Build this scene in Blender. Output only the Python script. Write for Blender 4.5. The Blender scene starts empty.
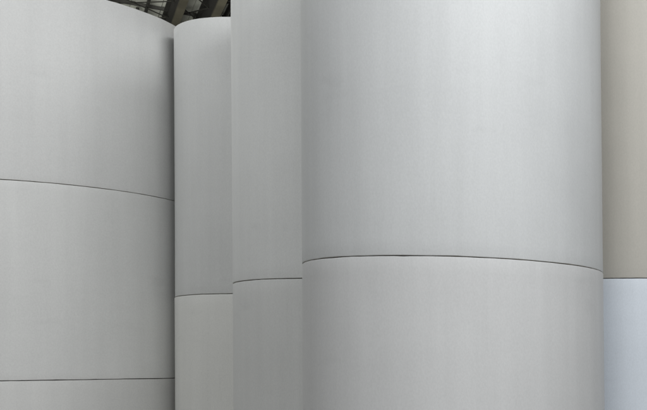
import bpy, bmesh, math, random
from mathutils import Vector, Matrix, noise

scene = bpy.context.scene
COL = scene.collection
random.seed(7)

# ---------------------------------------------------------------- materials
def new_mat(name):
    m = bpy.data.materials.new(name); m.use_nodes = True
    nt = m.node_tree
    b = nt.nodes['Principled BSDF']
    return m, nt, b

def N(nt, typ, **kw):
    n = nt.nodes.new(typ)
    for k, v in kw.items():
        if k.startswith('i_'):
            n.inputs[k[2:].replace('_', ' ')].default_value = v
        else:
            setattr(n, k, v)
    return n

def paper_mat(name, col, seed, rough=0.58):
    """wrapping paper: faint mottling, faint web bands and long vertical streaks, a few scuffs"""
    m, nt, b = new_mat(name)
    L = nt.links.new
    tc = N(nt, 'ShaderNodeTexCoord')
    def noise_tex(scale_vec, scale, detail, off):
        mp = N(nt, 'ShaderNodeMapping'); mp.inputs['Scale'].default_value = scale_vec
        mp.inputs['Location'].default_value = (off * 3.1, off * 1.7, off * 2.3)
        L(tc.outputs['Object'], mp.inputs['Vector'])
        t = N(nt, 'ShaderNodeTexNoise'); t.inputs['Scale'].default_value = scale
        t.inputs['Detail'].default_value = detail
        L(mp.outputs[0], t.inputs['Vector'])
        return t
    def rng(sock, a, b_, c, d):
        r = N(nt, 'ShaderNodeMapRange')
        for k, v in zip(('From Min', 'From Max', 'To Min', 'To Max'), (a, b_, c, d)):
            r.inputs[k].default_value = v
        L(sock, r.inputs['Value']); return r.outputs[0]
    def math_(op, a, b_):
        n = N(nt, 'ShaderNodeMath', operation=op)
        for i, v in enumerate((a, b_)):
            if isinstance(v, (int, float)): n.inputs[i].default_value = v
            else: L(v, n.inputs[i])
        return n.outputs[0]
    cloud = noise_tex((1, 1, 1), 2.2, 3, seed)
    streak = noise_tex((1, 1, .05), 17, 4, seed + 5)
    web = noise_tex((.12, .12, 1), 22, 4, seed + 9)
    fibre = noise_tex((1, 1, .6), 170, 3, seed + 2)
    scuff = noise_tex((1, 1, 2.4), 3.2, 6, seed + 13)
    v = math_('MULTIPLY', rng(cloud.outputs['Fac'], .3, .7, .97, 1.02), rng(streak.outputs['Fac'], .3, .7, .972, 1.02))
    v = math_('MULTIPLY', v, rng(web.outputs['Fac'], .3, .7, .995, 1.004))
    v = math_('MULTIPLY', v, rng(fibre.outputs['Fac'], .3, .7, .955, 1.03))
    v = math_('MULTIPLY', v, rng(scuff.outputs['Fac'], .64, .76, 1.0, .945))
    mul = N(nt, 'ShaderNodeVectorMath', operation='SCALE'); mul.inputs[0].default_value = col
    L(v, mul.inputs['Scale'])
    L(mul.outputs[0], b.inputs['Base Color'])
    b.inputs['Specular IOR Level'].default_value = .35
    L(rng(cloud.outputs['Fac'], .3, .7, rough - .05, rough + .05), b.inputs['Roughness'])
    # bump: paper tooth plus soft ridges of the wound web
    h = math_('ADD', math_('MULTIPLY', web.outputs['Fac'], .15), math_('MULTIPLY', fibre.outputs['Fac'], .10))
    h = math_('ADD', h, math_('MULTIPLY', streak.outputs['Fac'], .4))
    bp = N(nt, 'ShaderNodeBump'); bp.inputs['Strength'].default_value = .25
    bp.inputs['Distance'].default_value = .0022
    L(h, bp.inputs['Height']); L(bp.outputs[0], b.inputs['Normal'])
    return m

def plain_mat(name, col, rough=.6, metal=0, var=.15, scale=3.0):
    m, nt, b = new_mat(name)
    t = N(nt, 'ShaderNodeTexNoise'); t.inputs['Scale'].default_value = scale; t.inputs['Detail'].default_value = 6
    tc = N(nt, 'ShaderNodeTexCoord'); nt.links.new(tc.outputs['Object'], t.inputs['Vector'])
    r = N(nt, 'ShaderNodeValToRGB')
    r.color_ramp.elements[0].position = .3; r.color_ramp.elements[1].position = .7
    r.color_ramp.elements[0].color = tuple(c * (1 - var) for c in col) + (1,)
    r.color_ramp.elements[1].color = tuple(min(1, c * (1 + var)) for c in col) + (1,)
    nt.links.new(t.outputs['Fac'], r.inputs['Fac']); nt.links.new(r.outputs[0], b.inputs['Base Color'])
    b.inputs['Roughness'].default_value = rough; b.inputs['Metallic'].default_value = metal
    return m

M_core = plain_mat('core_board', (.30, .20, .11), .8)
M_end = plain_mat('paper_end', (.55, .53, .48), .85, 0, .05, 40)
M_concrete = plain_mat('concrete', (.26, .25, .23), .55, 0, .12, 1.3)
M_roof = plain_mat('roof_sheet', (.50, .52, .47), .6, 0, .14, .8)
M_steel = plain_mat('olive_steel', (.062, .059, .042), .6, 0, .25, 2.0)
M_dark = plain_mat('shade_dark_steel', (.018, .018, .015), .7, 0, .25, 2.0)  # shade of the beam webs put into the colour; also on rods, purlins

# ---------------------------------------------------------------- rolls
CAM_H = 1.160
SEG = 480
def roll_mesh(r, h, seed, mats, edge=.003, gap=.0018):
    """upright wound roll, rounded rims, recessed end faces, open cardboard core"""
    bm = bmesh.new()
    rc = .05
    lip = .05
    prof = [(rc, .002 + gap), (r - lip, .002 + gap), (r - lip, 0.0), (r - lip - .002, 0.0)]
    # bottom: a shallow foot (the packed web) carries the roll, the rim is a hair short of it
    prof = [(rc, 0), (r - lip, 0), (r - .022, gap), (r - edge, gap)]
    for k in range(1, 5):
        a = math.pi / 2 * k / 4
        prof.append((r - edge + edge * math.sin(a), gap + edge - edge * math.cos(a)))
    nz = 26
    z0, z1 = gap + edge, h - gap - edge
    for k in range(1, nz):
        prof.append((r, z0 + (z1 - z0) * k / nz))
    for k in range(0, 5):
        a = math.pi / 2 * k / 4
        prof.append((r - edge + edge * math.cos(a), z1 + edge * math.sin(a)))
    prof += [(r - .022, h - gap), (r - lip, h), (rc, h)]
    rn = random.Random(seed * 77)
    nicks = [(rn.uniform(0, 2 * math.pi), rn.uniform(.012, .05), rn.uniform(.0002, .0006), rn.random() < .5) for _ in range(14)]
    rings = []
    for (pr, pz) in prof:
        ring = []
        for s in range(SEG):
            t = 2 * math.pi * s / SEG
            c, n = math.cos(t), math.sin(t)
            rr, zz = pr, pz
            if pr > r - .02:
                rr += .0016 * noise.noise(Vector((c * 1.3 + seed, n * 1.3, pz * 1.1)))
                rr += .0005 * noise.noise(Vector((c * 6 + seed, n * 6, pz * 7)))
                near = min(pz, h - pz)
                if near < .02:     # rims are never cut dead straight
                    zz += .0012 * noise.noise(Vector((c * 3 + seed * 2, n * 3, 5 if pz > h / 2 else 9)))
                    zz += .0007 * noise.noise(Vector((c * 14 + seed, n * 14, 2 if pz > h / 2 else 4)))
                    for (a0, wd, dp, top) in nicks:      # knocked rims
                        if top == (pz > h / 2):
                            dd = (t - a0 + math.pi) % (2 * math.pi) - math.pi
                            if abs(dd) < 3 * wd:
                                g = dp * math.exp(-(dd / wd) ** 2)
                                rr -= g; zz += -g if top else g
                    rr += .0007 * noise.noise(Vector((c * 11 + seed, n * 11, 1)))
            ring.append(bm.verts.new((rr * c, rr * n, zz)))
        rings.append(ring)
    def strip(a, b, mi, smooth=True):
        for s in range(SEG):
            f = bm.faces.new((a[s], a[(s + 1) % SEG], b[(s + 1) % SEG], b[s]))
            f.material_index = mi; f.smooth = smooth
    last = len(rings) - 1
    for i in range(last):
        mi = 1 if (i < 3 or i >= last - 3) else 0
        if i == 2 or i == last - 3: mi = 1
        strip(rings[i], rings[i + 1], mi)
    strip(rings[last], rings[0], 2)
    bmesh.ops.recalc_face_normals(bm, faces=bm.faces)
    me = bpy.data.meshes.new('paper_roll'); bm.to_mesh(me); bm.free()
    for m in mats: me.materials.append(m)
    return me

def roll(x, y, z, r, h, seed, col, label, group, dx=0, dy=0):
    mat = paper_mat('wrap_paper', col, seed)
    o = bpy.data.objects.new('paper_roll', roll_mesh(r, h, seed, (mat, M_end, M_core)))
    COL.objects.link(o)
    o.location = (x + dx, y + dy, z)
    o.rotation_euler = (0, 0, seed * 1.37)
    o['label'] = label; o['category'] = 'paper roll'; o['group'] = group
    return o

R, H = .62, 1.642
z_lo, z_hi = 0.0, 1.642
GT = 'tall paper rolls standing two high'
GS = 'short paper rolls of the three high stack'
WHITE = (.80, .805, .80)
WARM = (.80, .80, .775)
# stack A : three short wide rolls at the left of the picture
XA, YA, RA = -5.714, 5.946, .679
HS = 1.108
z0 = CAM_H - .0134 - HS
roll(XA, YA, 0, RA, z0 + HS, 1, (.765, .765, .75), 'short wide white paper roll at the bottom of the three-roll stack on the left', GS)
roll(XA, YA, z0 + HS, RA, HS, 2, (.785, .788, .775), 'short wide white paper roll in the middle of the three-roll stack', GS, .002, -.002)
roll(XA, YA, z0 + 2 * HS, RA, HS, 3, (.74, .742, .732), 'topmost wide white paper roll of the three-roll stack, its curved rim below the roof', GS, -.001, 0)
# four stacks of two tall rolls
stacks = [
    (-4.477, 6.367, 4, (.615, .622, .612), (.735, .737, .708),
     'upper pale paper roll with its top rim in sight, right beside the three-roll stack',
     'lower pale paper roll beside the three-roll stack, under the roll whose top rim shows'),
    (-3.463, 5.508, 6, (.735, .745, .735), (.69, .697, .685),
     'upper white paper roll showing as a narrow strip left of the largest brightest roll',
     'lower white paper roll showing as a narrow strip at the left of the largest stack'),
    (-2.464, 4.607, 8, (.61, .622, .625), (.628, .632, .632),
     'largest and brightest white paper roll, upper one of the nearest stack',
     'large white paper roll at the bottom of the nearest stack, below the curved dark joint'),
    (-1.919, 5.729, 10, (.455, .437, .395), (.655, .70, .755),
     'beige paper roll at the right edge, on top of a bluish white roll',
     'bluish white paper roll at the right edge, underneath the beige roll'),
]
for (x, y, s, cu, cl, lu, ll) in stacks:
    rr = random.Random(s)
    roll(x, y, z_lo, R + .0015, H, s, cl, ll, GT, rr.uniform(-.002, .001), rr.uniform(-.002, .002))
    roll(x, y, z_hi, R, H, s + .5, cu, lu, GT, rr.uniform(-.002, .002), rr.uniform(-.002, .002))

# ---------------------------------------------------------------- hall: floor, roof sheet and its frame
def mesh_obj(name, bm, mat, parent=None):
    bmesh.ops.recalc_face_normals(bm, faces=bm.faces)
    me = bpy.data.meshes.new(name); bm.to_mesh(me); bm.free()
    me.materials.append(mat)
    o = bpy.data.objects.new(name, me); COL.objects.link(o)
    if parent: o.parent = parent
    return o

def add_box(bm, p0, p1, w, h, up=Vector((0, 0, 1))):
    """box bar from p0 to p1 (axis through the middle of its section)"""
    p0, p1 = Vector(p0), Vector(p1)
    d = (p1 - p0).normalized()
    s = d.cross(up).normalized(); u = s.cross(d)
    vs = []
    for p in (p0, p1):
        for a, b in ((-1, -1), (1, -1), (1, 1), (-1, 1)):
            vs.append(bm.verts.new(p + s * (a * w / 2) + u * (b * h / 2)))
    q = [(0, 1, 2, 3), (7, 6, 5, 4), (0, 4, 5, 1), (1, 5, 6, 2), (2, 6, 7, 3), (3, 7, 4, 0)]
    for f in q: bm.faces.new([vs[i] for i in f])

bm = bmesh.new()
for v in ((-30, -12, 0), (18, -12, 0), (18, 40, 0), (-30, 40, 0)): bm.verts.new(v)
bm.verts.ensure_lookup_table(); bm.faces.new(bm.verts)
fl = mesh_obj('floor', bm, M_concrete); fl['kind'] = 'structure'

# roof axis: runs away to the left at 44 degrees
U = Vector((-.694, .720, 0)).normalized()
V = Vector((U.y, -U.x, 0))            # to the right of it
ROOF_Z = CAM_H + 9.6
def P(u, v, z): return U * u + V * v + Vector((0, 0, z))

# ribbed roof sheet
bm = bmesh.new()
pitch, v0, v1, u0, u1 = .30, -22.0, 16.0, 4.0, 40.0
prof = []
v = v0
while v < v1:
    prof += [(v, 0), (v + .20, 0), (v + .225, .035), (v + .275, .035)]
    v += pitch
a = [bm.verts.new(P(u0, q, ROOF_Z + z)) for q, z in prof]
b = [bm.verts.new(P(u1, q, ROOF_Z + z)) for q, z in prof]
for i in range(len(prof) - 1):
    bm.faces.new((a[i], a[i + 1], b[i + 1], b[i]))
ce = mesh_obj('ceiling', bm, M_roof); ce['kind'] = 'structure'

frame = bpy.data.objects.new('steel_truss', None); COL.objects.link(frame)
frame['label'] = 'dark olive steel roof truss in the gap above the tops of the rolls'
frame['category'] = 'roof truss'
def ray_uv(px, py, zz):
    """where the sight line of a place in the gap meets height zz (used once, to set the bays)"""
    x = (px - 989.0) / 978.0; h = (371.6 - py) / 978.0
    dd = (zz - CAM_H) / h
    p = Vector((x * dd, dd, 0))
    return p.dot(U), p.dot(V)
BEAMS = [(180.0, 5.0), (218.0, 5.0), (254, 5.0), (100, 5.0)]
zb = ROOF_Z - .84
for (px, py) in BEAMS:
    _, vv = ray_uv(px + 2.5, py + 2, zb)
    bm = bmesh.new()
    add_box(bm, P(u0, vv, zb + .39), P(u1, vv, zb + .39), .05, .72)         # web, its shadowed side painted dark
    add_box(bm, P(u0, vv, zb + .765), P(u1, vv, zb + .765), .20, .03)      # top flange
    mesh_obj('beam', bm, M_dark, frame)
    bm = bmesh.new()
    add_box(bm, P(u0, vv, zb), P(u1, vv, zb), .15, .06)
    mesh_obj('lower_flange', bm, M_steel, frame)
# second brace, and thin tie rods crossing between the beams of the two bays in sight
_, vv = ray_uv(231.0, 8.0, ROOF_Z - .30)
bm = bmesh.new()
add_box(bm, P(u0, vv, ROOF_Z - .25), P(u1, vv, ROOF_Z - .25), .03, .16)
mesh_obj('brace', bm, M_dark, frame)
vb = [ray_uv(px + 2.5, py + 2, zb)[1] for px, py in BEAMS]
vb.sort()
for va, vc in zip(vb, vb[1:]):
    kk = u0
    while kk < u1 - 3:
        bm = bmesh.new()
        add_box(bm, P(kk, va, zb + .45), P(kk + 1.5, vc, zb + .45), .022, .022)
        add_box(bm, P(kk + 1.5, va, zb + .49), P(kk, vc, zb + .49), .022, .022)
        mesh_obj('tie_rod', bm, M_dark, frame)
        kk += 1.5
# light brace bar between the beams and rods hanging from the sheet
_, vv = ray_uv(149.5, 6.0, ROOF_Z - .30)
bm = bmesh.new()
add_box(bm, P(u0, vv, ROOF_Z - .25), P(u1, vv, ROOF_Z - .25), .035, .14)
mesh_obj('brace', bm, M_dark, frame)
for (px, py) in ((195.3, 3.0), (138.5, -3.0), (224.5, 6.0)):
    uu, vv = ray_uv(px + 2.5, py + 2, ROOF_Z - .1)
    bm = bmesh.new()
    p = P(uu, vv, ROOF_Z - .12)
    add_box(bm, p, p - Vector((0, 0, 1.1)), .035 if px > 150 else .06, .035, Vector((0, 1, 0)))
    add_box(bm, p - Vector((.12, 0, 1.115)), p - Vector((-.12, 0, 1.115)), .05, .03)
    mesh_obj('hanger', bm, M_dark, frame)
# purlins across the beams, hard under the sheet
k = u0 + .4
while k < u1:
    bm = bmesh.new()
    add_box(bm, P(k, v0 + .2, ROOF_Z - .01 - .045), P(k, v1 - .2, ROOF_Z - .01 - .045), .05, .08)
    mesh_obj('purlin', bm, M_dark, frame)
    k += 1.9

# ---------------------------------------------------------------- light
w = bpy.data.worlds.new('World'); scene.world = w; w.use_nodes = True
bg = w.node_tree.nodes['Background']
bg.inputs['Color'].default_value = (.86, .93, 1.0, 1); bg.inputs['Strength'].default_value = .008

def area(name, loc, target, sx, sy, power, col):
    l = bpy.data.lights.new(name, 'AREA'); l.shape = 'RECTANGLE'; l.size = sx; l.size_y = sy
    l.energy = power; l.color = col
    o = bpy.data.objects.new(name, l); COL.objects.link(o)
    o.location = loc
    o.rotation_euler = (Vector(target) - Vector(loc)).to_track_quat('-Z', 'Y').to_euler()
    return o
AIM = (-2.8, 5.0, 1.6)
for loc, power, sx in (((7.5, -2.5, 6.5), 675, 4.5), ((-1.0, -2.5, 6.5), 175, 2.4), ((-6.0, 4.0, 5.0), 43, 2.4),
                   ((-.5, 3.0, 4.2), 48, 2.4), ((-9.0, -2.5, 6.5), 112, 2.4)):
    area('unseen_light', loc, AIM, sx, sx * .7, power, (.975, .99, 1.0))  # unseen lights, placed and powered to match the tones on the rolls
area('unseen_light', (-13.0, 13.0, 5.0), (-16.0, 18.0, 12), 4.0, 4.0, 3300, (1.0, .98, .93))  # added uplight, unseen, brightens the roof sheet and truss

# ---------------------------------------------------------------- camera
F, PX, PY, ROLL, PITCH = 974.851, 982.314, 364.069, .0136, .0103
cam = bpy.data.cameras.new('camera'); co = bpy.data.objects.new('camera', cam); COL.objects.link(co)
cam.sensor_width = 36; cam.sensor_fit = 'HORIZONTAL'
cam.lens = 36 * F / 647
ddx, ddy = PX - 323.5, PY - 205
ix = ddx * math.cos(ROLL) + ddy * math.sin(ROLL)
iy = -ddx * math.sin(ROLL) + ddy * math.cos(ROLL)
cam.shift_x = -ix / 647; cam.shift_y = iy / 647
cam.clip_end = 300; cam.clip_start = .05
co.location = (0, 0, CAM_H)
co.matrix_world = Matrix.Translation((0, 0, CAM_H)) @ Matrix.Rotation(math.pi / 2 + PITCH, 4, 'X') @ Matrix.Rotation(-ROLL, 4, 'Z')
scene.camera = co

vs = scene.view_settings
vs.view_transform = 'Standard'; vs.look = 'None'; vs.exposure = 0; vs.gamma = 1
